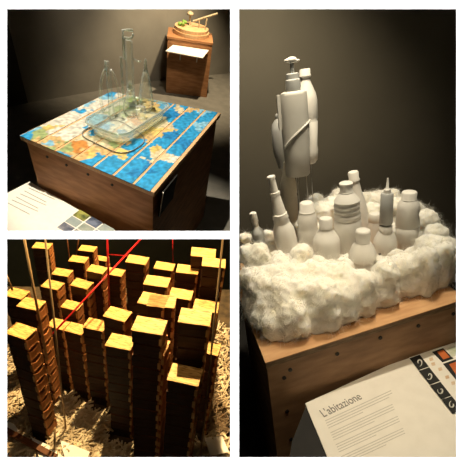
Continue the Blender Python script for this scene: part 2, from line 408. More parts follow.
# white caption sheet, lower left, on a shelf
hs = -.52
sheet = tag(link('caption_sheet', None, mw=R1.mw), 'cream caption sheet with small landscape photos beside the map table', 'sign')
c1 = [R1.at(p, hs) for p in ((-12, 203), (29.5, 181.5), (124, 236), (96, 262), (-12, 262))]
link('sheet', MB().prism([p - Vector((0, 0, .015)) for p in c1], c1).mesh('sheet', PAPER), sheet)
def quad_on(R, px, h): return [R.at(p, h) for p in px]
PH = [node_mat('landscape_photo', a, .5, 14, b, detail=6) for a, b in (((.03, .05, .015), (.35, .34, .08)), ((.05, .05, .04), (.32, .30, .24)), ((.05, .06, .10), (.28, .28, .30)), ((.22, .26, .22), (.36, .38, .32)), ((.25, .30, .30), (.34, .38, .34)), ((.02, .03, .06), (.15, .18, .25)))]
o0 = Vector((79.7, 209.6)); du = Vector((12.2, 6.9)); dv = Vector((-7.8, 6.1))
k = 0
for j in range(3):
    for i in range(3 if j else 3):
        a = o0 + du * i + dv * j
        q = [a, a + du * .9, a + du * .9 + dv * .9, a + dv * .9]
        if a.y > 232: continue
        pts = quad_on(R1, q, hs + .002)
        link('printed_photo', MB().prism([p - Vector((0, 0, .0015)) for p in pts], pts).mesh('printed_photo', PH[(k * 5 + j) % 6]), sheet); k += 1
bm = MB()
for r in range(6):
    a = Vector((29, 187.5)) + Vector((-4.2, 3.0)) * r; b = a + Vector((26 - 4 * (r % 2), 11.5))
    pts = quad_on(R1, [a, b, b + Vector((-.8, .5)), a + Vector((-.8, .5))], hs + .0015)
    bm.prism([p - Vector((0, 0, .001)) for p in pts], pts)
link('text_lines', bm.mesh('text_lines', INK), sheet)
# stand under the sheet
c2 = inset(c1, .12)
link('shelf', MB().prism([p - Vector((0, 0, .07)) for p in c2], [p - Vector((0, 0, .0151)) for p in c2]).mesh('shelf', BLACK), sheet)
link('post', MB().prism(zz(inset(c1, .6), H1), zz(inset(c1, .6), hs - .07)).mesh('post', BLACK), sheet)

# second plinth
bF = [R1.at(p, H1) for p in ((166, 92.5), (206.5, 97.5))]
ax = (bF[1] - bF[0]); ay = Vector((-ax.y, ax.x, 0)).normalized() * ax.length * .7
hp = R1.h_at(bF[0].xy, 36) - H1
plinth = tag(link('plinth', None, mw=R1.place(bF[0])), 'small square plywood plinth at the back wall', 'plinth')
foot = [Vector(), ax, ax + ay, ay]
link('body', MB().prism(foot, zz(foot, hp - .05)).mesh('body', WOOD), plinth)
link('top_board', MB().prism(zz(inset(foot, -.03), hp - .05), zz(inset(foot, -.03), hp)).mesh('top_board', WOOD, bevel=.008), plinth)
exu, eyu = ax.normalized(), ay.normalized(); L = ax.length
card2 = tag(link('caption_card', None, mw=R1.place(bF[0])), 'white caption card held on two brackets at the front of the small plinth', 'card')
P = lambda x, y, z: exu * x * L + eyu * y * L + Vector((0, 0, z))
zc = R1.h_at(bF[0].xy, 46) - H1
cc = [P(-.02, -.26, zc - .02), P(.80, -.30, zc - .04), P(.93, -.02, zc + .04), P(.12, -.02, zc + .04)]
link('card', MB().prism([p - Vector((0, 0, .015)) for p in cc], cc).mesh('card', PAPER), card2)
for t in (.3, .68):
    link('bracket', MB().tube([P(t, 0, zc - .22), P(t, -.1, zc - .06)], .012, 6).mesh('bracket', WIRE), card2)
disc = tag(link('round_board', None, mw=R1.place(bF[0] + P(.52, .42, hp))), 'round wooden board stacked on top of the small plinth', 'board')
link('lower_disc', MB().lathe([(0, L * .41), (.07, L * .41)], 40).mesh('lower_disc', WOOD_LIGHT), disc)
link('upper_disc', MB().lathe([(.07, L * .385), (.13, L * .385)], 40).mesh('upper_disc', WOOD_LIGHT), disc)
GREEN = node_mat('green_moss', (.10, .22, .03), .8, 30, (.25, .40, .08))
TWIG = node_mat('pale_twig', (.35, .27, .16), .7, 30, (.5, .4, .25))
q = tag(link('moss_tuft', None, mw=R1.place(bF[0] + P(.3, .38, hp + .13))), 'small green moss tuft on the round wooden board', 'plant')
bm = MB()
random.seed(4)
for i in range(9): bm.ball((random.uniform(-.06, .06), random.uniform(-.05, .05), random.uniform(.0, .09)), .035, 1)
link('tuft', bm.mesh('tuft', GREEN, True), q)
q = tag(link('mushroom_model', None, mw=R1.place(bF[0] + P(.47, .5, hp + .13))), 'tiny mushroom-shaped model behind the moss tuft', 'model')
link('stalk', MB().lathe([(0, .02), (.2, .015)], 10).mesh('stalk', TWIG), q); link('crown', MB().lathe([(.19, .07), (.22, .06), (.25, .02)], 16).mesh('crown', TWIG, True), q)
q = tag(link('twig_model', None, mw=R1.place(bF[0] + P(.68, .42, hp + .13))), 'small pale twig model with a slanting bar on the round board', 'model')
link('post', MB().tube([(0, 0, 0), (.0, 0, .14)], .014, 6).mesh('post', TWIG), q)
link('post', MB().tube([(.14, 0, 0), (.16, 0, .2)], .014, 6).mesh('post', TWIG), q)
link('slanting_bar', MB().tube([tuple(exu * -.12 + Vector((0, 0, .1))), tuple(exu * .34 + Vector((0, 0, .3)))], .02, 6).mesh('slanting_bar', TWIG), q)

# ================================================================ PANEL 2: block city
BACK2 = 2.55
f2 = lambda p: R2.at(p, 0)
def floor_y_at_depth(R, px, h, z):
    # photo row at which the plane h reaches camera depth z for column px
    lo, hi = 60, 460
    for _ in range(40):
        m = (lo + hi) / 2
        if R.cam((px, m), h).z > z: lo = m
        else: hi = m
    return hi
FL = node_mat('dark_earth_floor', (.05, .035, .02), .9, 20, (.11, .075, .04), bump=.3)
WALL2 = node_mat('dark_green_wall', (.022, .028, .022), .9, 5, (.03, .036, .028), spec=.1)
WALL2 = node_mat('dark_green_wall', (.022, .028, .022), .9, 5, (.03, .036, .028), spec=.1)

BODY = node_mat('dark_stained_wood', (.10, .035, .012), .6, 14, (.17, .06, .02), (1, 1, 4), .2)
FRONT = node_mat('shaded_front_wood', (.035, .018, .010), .6, 12, (.07, .032, .016), (1, 1, 4), .2)  # dark brown wood of the fronts, darkened further for their shade
PALEW = node_mat('pale_wood', (.50, .27, .10), .6, 16, (.62, .36, .14), (1, 5, 1), .15)
ORANGE = node_mat('orange_wood', (.36, .13, .035), .6, 16, (.5, .2, .06), (1, 4, 1), .2)
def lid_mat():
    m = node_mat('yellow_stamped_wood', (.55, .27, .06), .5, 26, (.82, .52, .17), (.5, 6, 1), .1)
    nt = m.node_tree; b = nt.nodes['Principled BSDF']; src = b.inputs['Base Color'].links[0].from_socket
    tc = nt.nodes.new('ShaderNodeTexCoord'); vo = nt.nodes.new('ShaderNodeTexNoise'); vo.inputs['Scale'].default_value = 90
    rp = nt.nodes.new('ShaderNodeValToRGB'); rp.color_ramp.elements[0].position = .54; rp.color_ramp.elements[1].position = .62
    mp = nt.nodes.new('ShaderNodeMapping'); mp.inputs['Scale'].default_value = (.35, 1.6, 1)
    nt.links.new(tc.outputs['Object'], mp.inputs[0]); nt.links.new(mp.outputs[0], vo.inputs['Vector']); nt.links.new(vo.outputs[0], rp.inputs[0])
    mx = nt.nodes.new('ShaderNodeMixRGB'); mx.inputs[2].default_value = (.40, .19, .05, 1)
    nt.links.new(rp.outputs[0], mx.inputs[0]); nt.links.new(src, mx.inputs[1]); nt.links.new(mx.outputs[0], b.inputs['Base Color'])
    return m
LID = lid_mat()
BW, BD, BH = .1, .064, .056
def block_meshes():
    w, d, h = BW, BD, BH
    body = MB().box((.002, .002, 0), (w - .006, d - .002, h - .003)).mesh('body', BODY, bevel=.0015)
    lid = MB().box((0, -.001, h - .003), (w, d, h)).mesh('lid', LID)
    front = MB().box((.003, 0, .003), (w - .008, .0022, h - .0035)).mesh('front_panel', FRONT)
    # open side: frame with curved trough
    bm = MB()
    bm.box((w - .006, 0, 0), (w, .006, h - .008)).box((w - .006, d - .006, 0), (w, d, h - .008)).box((w - .006, .006, 0), (w, d - .006, .005))
    n = 8; last = None
    for k in range(n + 1):
        y = .006 + (d - .012) * k / n; z = h * (.60 + .20 * (1 - sin(pi * k / n)))
        cur = (bm.bm.verts.new((w - .006, y, z)), bm.bm.verts.new((w - .001, y, z)), bm.bm.verts.new((w - .001, y, .004)))
        if last:
            bm.bm.faces.new((last[0], last[1], cur[1], cur[0])); bm.bm.faces.new((last[1], last[2], cur[2], cur[1]))
        last = cur
    side = bm.mesh('side_panel', ORANGE)
    strip = MB().box((w - .010, -.002, .008), (w - .001, .001, h - .020)).mesh('corner_cleat', PALEW)
    return body, [('lid', lid), ('front_panel', front), ('side_panel', side), ('corner_cleat', strip)]
bbody, bparts = block_meshes()
used_first = []
# front-left and front-right corner of each stack's top in the photo, size, description
COLS = [
 ((31.6, 247.6), (48.8, 248.8), .82, 'far corner tower'), ((51.4, 274), (68.1, 276.6), .82, 'low stack before the far corner tower'),
 ((68.1, 260.9), (84.8, 263), .84, 'back stack beside the far corner tower'), ((77.9, 250.1), (93.8, 251.9), .84, 'hindmost stack beside the upright red rod'),
 ((40.6, 286.1), (57.8, 290), .84, 'stack behind the second wooden dowel'), ((69.9, 284.8), (87.4, 289.2), .88, 'squat stack right of the long dowel'),
 ((60.4, 306.7), (77.1, 310.5), .80, 'stack crossed by the slanting red rod'), ((3.0, 295), (20.6, 299), .85, 'edge stack behind the big near stack'),
 ((16.2, 305.9), (37.3, 310.5), .86, 'big near stack by the first wooden dowel'), ((4.5, 332.5), (25.7, 339.6), .84, 'nearest stack at the left edge'),
 ((46, 325.5), (63, 330.2), .82, 'stack under the slanting rod tip'), ((63.9, 330.2), (81.6, 335), .82, 'left of two stacks above the chips'),
 ((82.1, 327), (103, 331.5), .90, 'right of two stacks above the chips'), ((102.8, 315.8), (125, 322), .95, 'rear stack left of the front tower'),
 ((104.8, 345.2), (130.5, 350.3), .98, 'leftmost of the three front stacks'), ((130.8, 329.8), (162.4, 335), 1, 'front tower, middle of the three'),
 ((177.8, 321.6), (209.9, 326), 1, 'reddish stack behind lowest front stack'), ((166.8, 379.4), (198.4, 386.3), 1, 'lowest front stack at the right'),
 ((146.5, 305.4), (174.5, 308), 1, 'stack directly behind the front tower'), ((137.2, 302.5), (146.5, 304.3), 1, 'narrow pale stack behind the front tower'),
 ((143.1, 284), (167.5, 287.4), 1, 'orange stack of the third row'), ((125.1, 261.7), (145.7, 264.8), .95, 'dark square tower under the red rod'),
 ((153.4, 268), (172.7, 271), .95, 'left of the joined back pair'), ((175.8, 272), (197.9, 274.5), 1, 'right of the joined back pair'),
 ((190.7, 255.5), (215.6, 257.9), 1.13, 'hindmost stack near the back wall'), ((201.7, 265.5), (225.4, 268), .97, 'tall stack behind the right dowel'),
 ((168.3, 296.4), (190.7, 300.2), .97, 'bright topped stack centre right'), ((192.7, 309.2), (217.6, 313), 1, 'stack crossed by the right dowel'),
 ((135, 349), (166.3, 356), 1, 'squeezed stack with an orange side'), ((194, 350), (214.5, 355), .97, 'low stack by the right dowel'),
 ((86, 270.5), (103, 274), .84, 'left of the dark back pair'), ((104.5, 273.5), (121.5, 276.5), .88, 'right of the dark back pair'),
 ((94, 259.5), (107, 261.5), .78, 'small stack under the upright red rod'),
]
rnd = random.Random(11)
ORD = ['top', 'second', 'third', 'fourth', 'fifth', 'sixth', 'seventh', 'eighth', 'ninth', 'tenth', 'eleventh', 'twelfth', 'thirteenth', 'fourteenth', 'fifteenth', 'sixteenth']
FOOT = []
def solve_h(a, b, w):
    lo, hi = -.2, 1.4
    for _ in range(40):
        m = (lo + hi) / 2
        if (R2.at(a, m) - R2.at(b, m)).length > w: lo = m
        else: hi = m
    return m
stacks = []
for (a, b, sc, desc) in COLS:
    wpx = sc * BW
    if desc.startswith('narrow '): h = solve_h((146.5, 305.4), (174.5, 308), .1) 
    elif desc.startswith('squeezed'): h = solve_h((130.8, 329.8), (162.4, 335), .1) - .10
    elif desc.startswith('low stack by'): h = .55
    elif desc.startswith('nearest stack'): h = solve_h((16.2, 305.9), (37.3, 310.5), .086) + .02
    elif desc.startswith('edge stack'): h = solve_h((16.2, 305.9), (37.3, 310.5), .086) - .08
    elif desc.startswith('small stack'): h = .3
    else: h = solve_h(a, b, wpx)
    tall = 1.25 if a[0] < 75 and a[1] > 280 else 1.0
    bh = BH * sc * tall
    n = max(1, round(h / bh)); bh2 = h / n
    A2 = R2.at(a, h); B2 = R2.at(b, h); d = B2 - A2
    stacks.append((a, h, n, bh2, A2, math.atan2(d.y, d.x), sc, desc))
    FOOT.append((A2 + (B2 - A2) * .5, .075 * sc))
nb = 0
yb_ = .25; ya_ = max(f.y - yb_ * f.x for f, r in FOOT) + .10
def floor_row(x):
    lo, hi = 100, 460
    for _ in range(50):
        m = (lo + hi) / 2
        c = R2.at((x, m), 0)
        if R2.cam((x, m), 0).z < 0 or c.y > ya_ + yb_ * c.x: lo = m
        else: hi = m
    return hi
yb0, yb1 = floor_row(-6), floor_row(233)
slab(R2, 'floor', [f2((-6, yb0)), f2((233, yb1)), f2((233, 475)), f2((-6, 475))], FL, label='dark floor under the block stacks')
slab(R2, 'wall_back', [f2((-6, yb0)), f2((233, yb1))] + [on_wall(R2, (-6, yb0), (233, yb1), 0, p) for p in ((233, 235), (-6, 235))], WALL2, label='very dark green wall behind the block stacks')
for (a, h, n, bh2, A2, yaw, sc, desc) in stacks:
    for k in range(n):            # k = 0 is the top
        o = bpy.data.objects.new('wooden_block', bbody); COL.objects.link(o)
        j = 0 if k == 0 else 1
        off = Vector((rnd.uniform(-.0025, .0025) * j, rnd.uniform(-.002, .002) * j, 0))
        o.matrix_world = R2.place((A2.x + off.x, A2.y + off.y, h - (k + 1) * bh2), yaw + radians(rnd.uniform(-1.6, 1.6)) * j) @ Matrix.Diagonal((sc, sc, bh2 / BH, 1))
        pos = 'top wooden block' if k == 0 else ('bottom wooden block' if k == n - 1 else ORD[min(k, 15)] + ' wooden block down')
        tag(o, f'{pos} of the {desc}', 'block', 'wooden blocks stacked like towers')
        for nm, me in bparts:
            if nm == 'lid' and k: continue      # covered by the block above
            c = bpy.data.objects.new(nm, me); COL.objects.link(c); c.parent = o
        nb += 1
print('blocks', nb)

# wood chips on the floor
CHIP = node_mat('split_wood_chips', (.34, .24, .14), .7, 25, (.80, .68, .48), (1, 1, 1), .2, lo=.3, hi=.7)
def chips(n, seed):
    bm = MB(); r = random.Random(seed); got = 0; tries = 0
    while got < n and tries < n * 30:
        tries += 1
        if r.random() < .75: p = (r.uniform(-4, 128), r.uniform(365, 464))
        elif r.random() < .7: p = (r.uniform(190, 227), r.uniform(330, 464))
        else: p = (r.uniform(0, 227), r.uniform(330, 464))
        c = R2.at(p, 0)
        if c.x is None or any((c - Vector((f.x, f.y, 0))).xy.length < rr for f, rr in FOOT): continue
        L = r.uniform(.03, .10); w = r.uniform(.0022, .005); a = r.gauss(.9, .8); z = r.uniform(.004, .06); t = r.uniform(-.35, .35)
        m = Matrix.Translation((c.x, c.y, z)) @ Matrix.Rotation(a, 4, 'Z') @ Matrix.Rotation(t, 4, 'Y') @ Matrix.Rotation(r.uniform(0, 3), 4, 'X')
        bm.box((-L / 2, -w, -w * .6), (L / 2, w, w * .6), m); got += 1
    return bm.mesh('wood_chips', CHIP)
tag(link('wood_chips', chips(4200, 5), mw=R2.mw), 'loose split wood chips strewn on the floor between the stacks', 'wood chips', kind='stuff')

DOWEL = node_mat('wooden_dowel', (.30, .19, .09), .5, 30, (.42, .28, .14), (1, 1, .2))
REDP = node_mat('red_paint', (.45, .012, .012), .4, 20, (.55, .02, .02))
def rod(name, label, mt, pts, zs, rpx, cat='rod'):
    """rod through photo points at given camera depths"""
    P3 = [R2.at_depth(p, z) for p, z in zip(pts, zs)]
    base = P3[-1]; r = [rpx * z / FPX for z in zs]
    me = MB().tube([p - base for p in P3], r, 10).mesh(name, mt, True)
    return tag(link(name, me, mw=R2.place(base)), label, cat)
def upright(name, label, mt, top_px, bot_px, rpx, zt=None, lift=0):
    """straight rod standing at the floor point, rising to the photo row of its top"""
    zb = R2.cam(bot_px, lift).z
    b = R2.at(bot_px, lift)
    H = R2.h_at(b.xy, top_px[1]) ; zt = zt or R2.depth((b.x, b.y, H))
    return rod(name, label, mt, [top_px, bot_px], [zt, zb], rpx)
upright('wooden_dowel', 'slim wooden dowel leaning at the left behind the big near stack', DOWEL, (24, 237.5), (47, 360), 1.2, lift=.35)
upright('wooden_dowel', 'long wooden dowel reaching down into the wood chips on the left', DOWEL, (45, 237.5), (66.5, 436), 1.0)
upright('wooden_dowel', 'long wooden dowel in front of the stacks at the right', DOWEL, (223, 237.5), (200, 462), 1.0)
upright('wooden_dowel', 'short dowel end at the far left picture edge', DOWEL, (5, 272), (12.5, 290), 1.0, lift=.62)
upright('wooden_dowel', 'thin pale stick standing at the bottom beside the white paper', DOWEL, (55, 428), (54.5, 459), 1.0)
upright('wooden_dowel', 'faint thin stick behind the far corner stacks, left of two', BODY, (67, 237.5), (70, 262), .6, lift=.5)
upright('wooden_dowel', 'faint thin stick behind the far corner stacks, right of two', BODY, (79, 237.5), (76, 256), .6, lift=.5)
upright('red_rod', 'upright red rod standing behind the slanting red rod', REDP, (107.2, 237.5), (109.5, 312), 1.0, lift=.5)
rod('red_rod', 'long slanting red rod crossing over the stacks', REDP, [(143, 236.5), (52.5, 334)], [1.75, 1.25], .95)
rod('red_rod', 'short level red rod joining the upright red rod', REDP, [(109, 254.5), (140, 257)], [1.9, 1.9], .5)
rod('red_rod', 'faint dark red rod at the back right of the red frame', REDP, [(172.5, 237.5), (173, 262)], [2.1, 2.2], .4)
# lath and white paper bottom left
b0, b1 = R2.at((5, 430), .075), R2.at((56, 458), .072)
dd = (b1 - b0); 
me = MB().box((0, -.010, -.006), (dd.length, .010, .008)).mesh('wooden_lath', BODY, bevel=.001)
tag(link('wooden_lath', me, mw=R2.place(b0, math.atan2(dd.y, dd.x))), 'flat brown lath lying on the chips at the bottom left', 'lath')
WP = node_mat('white_paper', (.85, .82, .75), .7, 15, (.9, .87, .8))
for lab, px in (('white paper sheet among the chips in front of the lath', [(31, 437), (50, 446), (66, 459), (40, 459)]), ('small white paper scrap at the left picture edge', [(4, 420), (14, 424), (20, 432), (4, 430)]), ('white paper scrap on the chips at the right bottom', [(205, 438), (222, 436), (229, 452), (210, 456)]), ('white paper sheet under the chips beside the long dowel', [(60, 440), (90, 452), (86, 462), (66, 462)])):
    pts = [R2.at(p, .066) for p in px]; c = sum(pts, Vector()) / 4
    tag(link('paper_sheet', MB().prism([p - c for p in pts], [p - c + Vector((0, 0, .0015)) for p in pts]).mesh('paper_sheet', WP), mw=R2.place(c)), lab, 'paper')

# ================================================================ PANEL 3: cloud of bottles
H3 = -.85
DIV = 236.5
WALL3 = node_mat('dark_olive_wall', (.15, .138, .108), .95, 2, (.165, .152, .12), spec=.05)
# backdrop standing behind the plinth, floor below it
zb = 3.3
ybL, ybR = floor_y_at_depth(R3, DIV, H3, 3.3), floor_y_at_depth(R3, 475, H3, 3.3)
wl, wr = R3.at((DIV, ybL), H3), R3.at((475, ybR), H3)
slab(R3, 'floor', [wl, wr, R3.at((475, 480), H3), R3.at((DIV, 480), H3)], BLACK, label='black floor under the cloud plinth')
def up_to(p, y): return Vector((p.x, p.y, R3.h_at(p.xy, y)))
slab(R3, 'wall_back', [wl, wr] + [on_wall(R3, (DIV, ybL), (475, ybR), H3, p) for p in ((475, -5), (DIV, -5))], WALL3, label='dark olive wall behind the bottles')
# plinth of the cloud: cut where it meets the added partition
FL3, FR3 = R3.at((265.4, 363)), R3.at((467, 298.3)); D3 = R3.at((362, 232)).y
def cutx(p, q, X):
    # point between p and q seen in photo column X
    for _ in range(50):
        m = (p + q) / 2; c = R3.R @ m + R3.o
        if CX + FPX * c.x / c.z > X: p = m
        else: q = m
    return m
BL3, BR3 = Vector((FL3.x, D3, 0)), Vector((FR3.x, D3, 0))
lo_ = (R3.at((240, 298)) - FL3); BL3 = FL3 + lo_ * (D3 / lo_.y); BR3 = FR3 + (BL3 - FL3)
tp = [FL3, FR3, BR3, cutx(BR3, BL3, 240.5), cutx(FL3, BL3, 240.5)]
pl = tag(link('plinth', None, mw=R3.mw), 'large plywood plinth carrying the cotton cloud', 'plinth')
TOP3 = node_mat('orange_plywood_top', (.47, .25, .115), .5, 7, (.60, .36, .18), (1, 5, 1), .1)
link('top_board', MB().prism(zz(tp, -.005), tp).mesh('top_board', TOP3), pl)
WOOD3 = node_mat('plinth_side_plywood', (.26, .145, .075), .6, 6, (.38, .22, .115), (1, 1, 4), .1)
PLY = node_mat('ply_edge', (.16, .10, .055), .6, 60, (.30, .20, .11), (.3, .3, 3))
# ply layers of the top board, body under it
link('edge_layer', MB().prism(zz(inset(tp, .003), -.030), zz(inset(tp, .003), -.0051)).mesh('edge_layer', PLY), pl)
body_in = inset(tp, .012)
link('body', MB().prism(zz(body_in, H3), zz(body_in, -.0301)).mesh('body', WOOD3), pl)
fe = (body_in[1] - body_in[0]); fu = fe.normalized(); fn_ = Vector((fu.y, -fu.x, 0))
def on_front(p, out=.002):
    """point of the plinth's front face seen at photo point p"""
    r = R3.R.transposed() @ ray(p); c = R3.R.transposed() @ (-R3.o)
    t = (body_in[0] - c).dot(fn_) / r.dot(fn_)
    return c + r * t + fn_ * out
for p in ((290, 369.5), (284, 377.5), (287, 411), (291, 439), (337, 353.5), (380, 337.5), (418, 325.5), (453, 313.5)):
    q = on_front(p)
    me = MB().lathe([(-.003, .0085), (.003, .0085)], 12).mesh('screw', SCREW)
    o = link('screw', me, pl); o.matrix_basis = Matrix.Translation(q) @ fn_.to_track_quat('Z', 'Y').to_matrix().to_4x4()
dv_ = [R3.at_depth((236, y), z) for y, z in ((-900, .56), (-900, 9.2), (520, 9.2), (520, .56))]  # added unseen divider, keeps one exhibit's lamps off the next
slab(R3, 'wall_left', dv_, DARK, .004, label='added unseen dark divider blocking light beside the cloud plinth')

# caption sheet with text
ct = on_front((388, 365)); hc = ct.z
sg = tag(link('caption_sheet', None, mw=R3.mw), 'large cream caption sheet headed L\'abitazione below the cloud plinth', 'sign')
cp = [(305.2, 403.3), (388, 365.2), (478, 334.5), (478, 478), (336, 478)]
c3 = [R3.at(p, hc) for p in cp]
link('sheet', MB().prism([p - Vector((0, 0, .006)) for p in c3], c3).mesh('sheet', PAPER), sg)
c4 = [R3.at(p, hc) for p in ((306, 405), (390, 368), (478, 339), (478, 478), (286, 478), (292, 440))]
link('stand', MB().prism(zz(c4, H3), zz(c4, hc - .0061)).mesh('stand', BLACK), sg)
# title text, real letters, baseline and cap height fitted to the photo
tb0, tb1 = R3.at((323.5, 417.5), hc + .001), R3.at((362.5, 398.5), hc + .001)
fc = bpy.data.curves.new('title', 'FONT'); fc.body = "L'abitazione"; fc.size = 1; fc.extrude = .002
to_ = bpy.data.objects.new('title', fc); COL.objects.link(to_)
bpy.context.view_layer.update()
me = bpy.data.meshes.new_from_object(to_.evaluated_get(bpy.context.evaluated_depsgraph_get()))
bpy.data.objects.remove(to_)
wx = max(v.co.x for v in me.vertices); me.materials.clear(); me.materials.append(node_mat('title_ink', (.20, .19, .17), .8, 30, (.24, .23, .21)))
tl = (tb1 - tb0).length; ks = tl / wx
o = link('title', me, sg); d = tb1 - tb0
o.matrix_basis = Matrix.Translation(tb0) @ Matrix.Rotation(math.atan2(d.y, d.x), 4, 'Z') @ Matrix.Diagonal((ks, ks * 1.25, .3, 1))
bm = MB()
rr = random.Random(3)
for i in range(19):
    if i in (4, 9, 14): continue
    a = Vector((325, 420.5)) + Vector((1.15, 2.6)) * i * .92
    ln = 62 if i % 5 != 3 else rr.uniform(30, 50)
    if i < 2: ln = 62 + 4
    b_ = a + Vector((ln, -ln * .46))
    pts = quad_on(R3, [a, b_, b_ + Vector((.25, .62)), a + Vector((.25, .62))], hc + .0006)
    bm.prism([p - Vector((0, 0, .0005)) for p in pts], pts)
LINEINK = node_mat('light_grey_ink', (.50, .475, .42), .8, 60, (.56, .53, .47))
link('text_lines', bm.mesh('text_lines', LINEINK), sg)
# second sheet with black picture squares along its edge
sh = tag(link('picture_sheet', None, mw=R3.mw), 'cream sheet with black and orange picture squares at the right picture edge', 'sign')
s2 = [R3.at(p, hc + .004) for p in ((409, 357.6), (478, 334.5), (478, 436.5), (456.5, 411))]
link('sheet', MB().prism([p - Vector((0, 0, .0035)) for p in s2], s2).mesh('sheet', PAPER), sh)
BLK = node_mat('black_print', (.012, .012, .011), .5, 10, (.02, .02, .018)); ORP = node_mat('orange_print', (.50, .10, .02), .5, 9, (.62, .18, .05)); SHELLC = node_mat('shell_print', (.6, .58, .52), .5, 20, (.75, .73, .67))
GRP = node_mat('grey_print', (.30, .30, .27), .5, 20, (.42, .42, .38)); PGR = node_mat('pale_green_print', (.36, .42, .24), .5, 20, (.62, .62, .5))
def card(px, mt, h, nm='printed_square'):
    pts = quad_on(R3, px, h)
    return link(nm, MB().prism([p - Vector((0, 0, .0008)) for p in pts], pts).mesh(nm, mt), sh)
V = Vector
e1 = V((9.2, 13.6)); e0 = V((11.2, -3.4))
o_ = V((409.6, 358.2))
for k, st in enumerate((V((409.6, 358.3)), V((418.9, 370.8)), V((430.2, 385.4)), V((441.6, 399.7)))):
    dn = V((9.0, 11.8)) if k == 0 else V((10.9, 13.7)); ac = V((10.2, -3.6))
    sq = [st, st + ac, st + ac + dn, st + dn]
    card(sq, BLK, hc + .0052)
    c0 = st + ac * .5 + dn * .5
    # curled white shell drawing
    bm = MB(); pts = []
    for t in range(14):
        an = t * .42 + 2.2 + k; rad = 1.2 + t * .22
        pts.append(R3.at((c0.x + cos(an) * rad * .8, c0.y + sin(an) * rad), hc + .0056))
    bm.tube(pts, [.0008 + .0022 * sin(pi * t / 13) for t in range(14)], 5)
    link('shell_drawing', bm.mesh('shell_drawing', SHELLC), sh)
for st, ac, dn in ((V((432, 351.8)), V((11, -3.8)), V((10.5, 10.5))), (V((443, 363.8)), V((13, -4.4)), V((13, 16)))):
    card([st, st + ac, st + ac + dn, st + dn], BLK, hc + .0052)
    a = st + ac * .35 + dn * .12; b_ = a + dn * .7
    card([a, a + ac * .55, b_ + ac * .5, b_ - ac * .1], ORP, hc + .0058, 'orange_picture')
card([V((447, 349)), V((462, 344)), V((468, 352)), V((451, 357))], PGR, hc + .0052, 'green_picture')
for p in ((431, 363), (438, 368), (445, 376), (451, 382), (456, 390), (429, 358)):
    card([V(p), V(p) + V((3.5, -1)), V(p) + V((4.5, 2)), V(p) + V((1, 3))], node_mat('pale_orange_print', (.62, .42, .26), .6, 30, (.7, .56, .4)), hc + .0052, 'small_picture')

# ---- bottles
sx3 = screen_x(R3); fwd3 = Vector((-sx3.y, sx3.x, 0))
def bottle(name, label, base, body, cap=None, extra=None, mt=WHITE_P, mc=None, squash=1., lean=0, fn=None, n=28, cat='bottle', lift=0, group=None):
    b, H, s = px_obj(R3, base, 0)
    mw = R3.place(b, math.atan2(sx3.y, sx3.x), (fwd3, radians(lean)) if lean else None)
    root = tag(link(name, None, mw=mw), label, cat, group)
    link('body', auto_smooth(MB().lathe(prof_px(H, s, body), n, squash, fn=fn).mesh('body', mt), 50), root)
    if cap: cap = [(cap[0][0] - (cap[0][0] - y) * .82, r * .97) for y, r in cap]
    if cap: link('cap', auto_smooth(MB().lathe(prof_px(H, s, cap), 24).mesh('cap', mc or mt), 50), root)
    if extra: extra(root, H, s)
    return root
def ribs(y0, y1, r, n, amp=.6):
    out = []
    for k in range(n * 4 + 1):
        out.append((y0 + (y1 - y0) * k / (n * 4), r + amp * cos(k * pi / 2)))
    return out
def dark_hole(dx, y, r=1.2):
    def f(root, H, s):
        h = H(y); q = Vector((dx * s(h), -8 * s(h), h))
        link('hole', MB().ball(q, r * s(h), 2).mesh('hole', SCREW, True), root)
    return f
# pump dispenser on wires
def pump_x(root, H, s):
    S_ = s(H(70))
    link('pump_collar', auto_smooth(MB().lathe(prof_px(H, s, [(91, 7), (88, 7.6), (80, 7.4), (79, 6.4), (74, 6.4), (73, 5)]), 24).mesh('pump_collar', GREY_P), 40), root)
    link('pump_stem', MB().lathe(prof_px(H, s, [(74, 2.2), (62, 1.9)]), 12).mesh('pump_stem', GREY_P, True), root)
    h0 = H(60)
    bm = MB().ball((0, 0, h0), 5.2 * S_, 3, (1, .9, .6)); bm.ball((4.2 * S_, 0, h0 - 1.1 * S_), 3.6 * S_, 3, (1.1, .7, .45)); bm.ball((-3.6 * S_, 0, h0), 3.6 * S_, 3, (1.1, .9, .5))
    link('pump_head', bm.mesh('pump_head', WHITE_P, True), root)
    # spiral ridge round the body
    pts = []
    for k in range(20):
        t = k / 19; an = -2.6 + 2.4 * t; y = 128 + (1 - t) ** 1.6 * 24 - 6; h = H(y)
        pts.append((14.6 * s(h) * cos(an), 10.8 * s(h) * sin(an), h))
    link('spiral_ridge', MB().tube(pts, 1.1 * s(H(120)), 8).mesh('spiral_ridge', mat_body, True), root)
    for x0, y0, x1 in ((-2, 174, 3), (8, 172, 11.5), (0, 174, -1)):
        h = H(y0); link('wire_leg', MB().tube([(x0 * s(h), 0, h), (x1 * s(0) * .9, 0, 0)], .0022, 6).mesh('wire_leg', WIRE, True), root)
    link('side_fin', MB().box((-17 * s(H(100)), -3 * S_, H(128)), (-13.5 * s(H(100)), 3 * S_, H(93))).mesh('side_fin', mat_body, bevel=.003), root)
mat_body = node_mat('satin_white_plastic', (.50, .49, .45), .35, 9, (.54, .53, .49), bump=.02)
bottle('pump_dispenser', 'tall grey-white pump dispenser raised on thin wires', (302, 246), [(175.5, 10.5), (174, 12), (150, 13), (128, 14), (110, 13.5), (95, 13.5), (92.5, 13), (91, 10)], extra=pump_x, mt=mat_body, squash=.75)
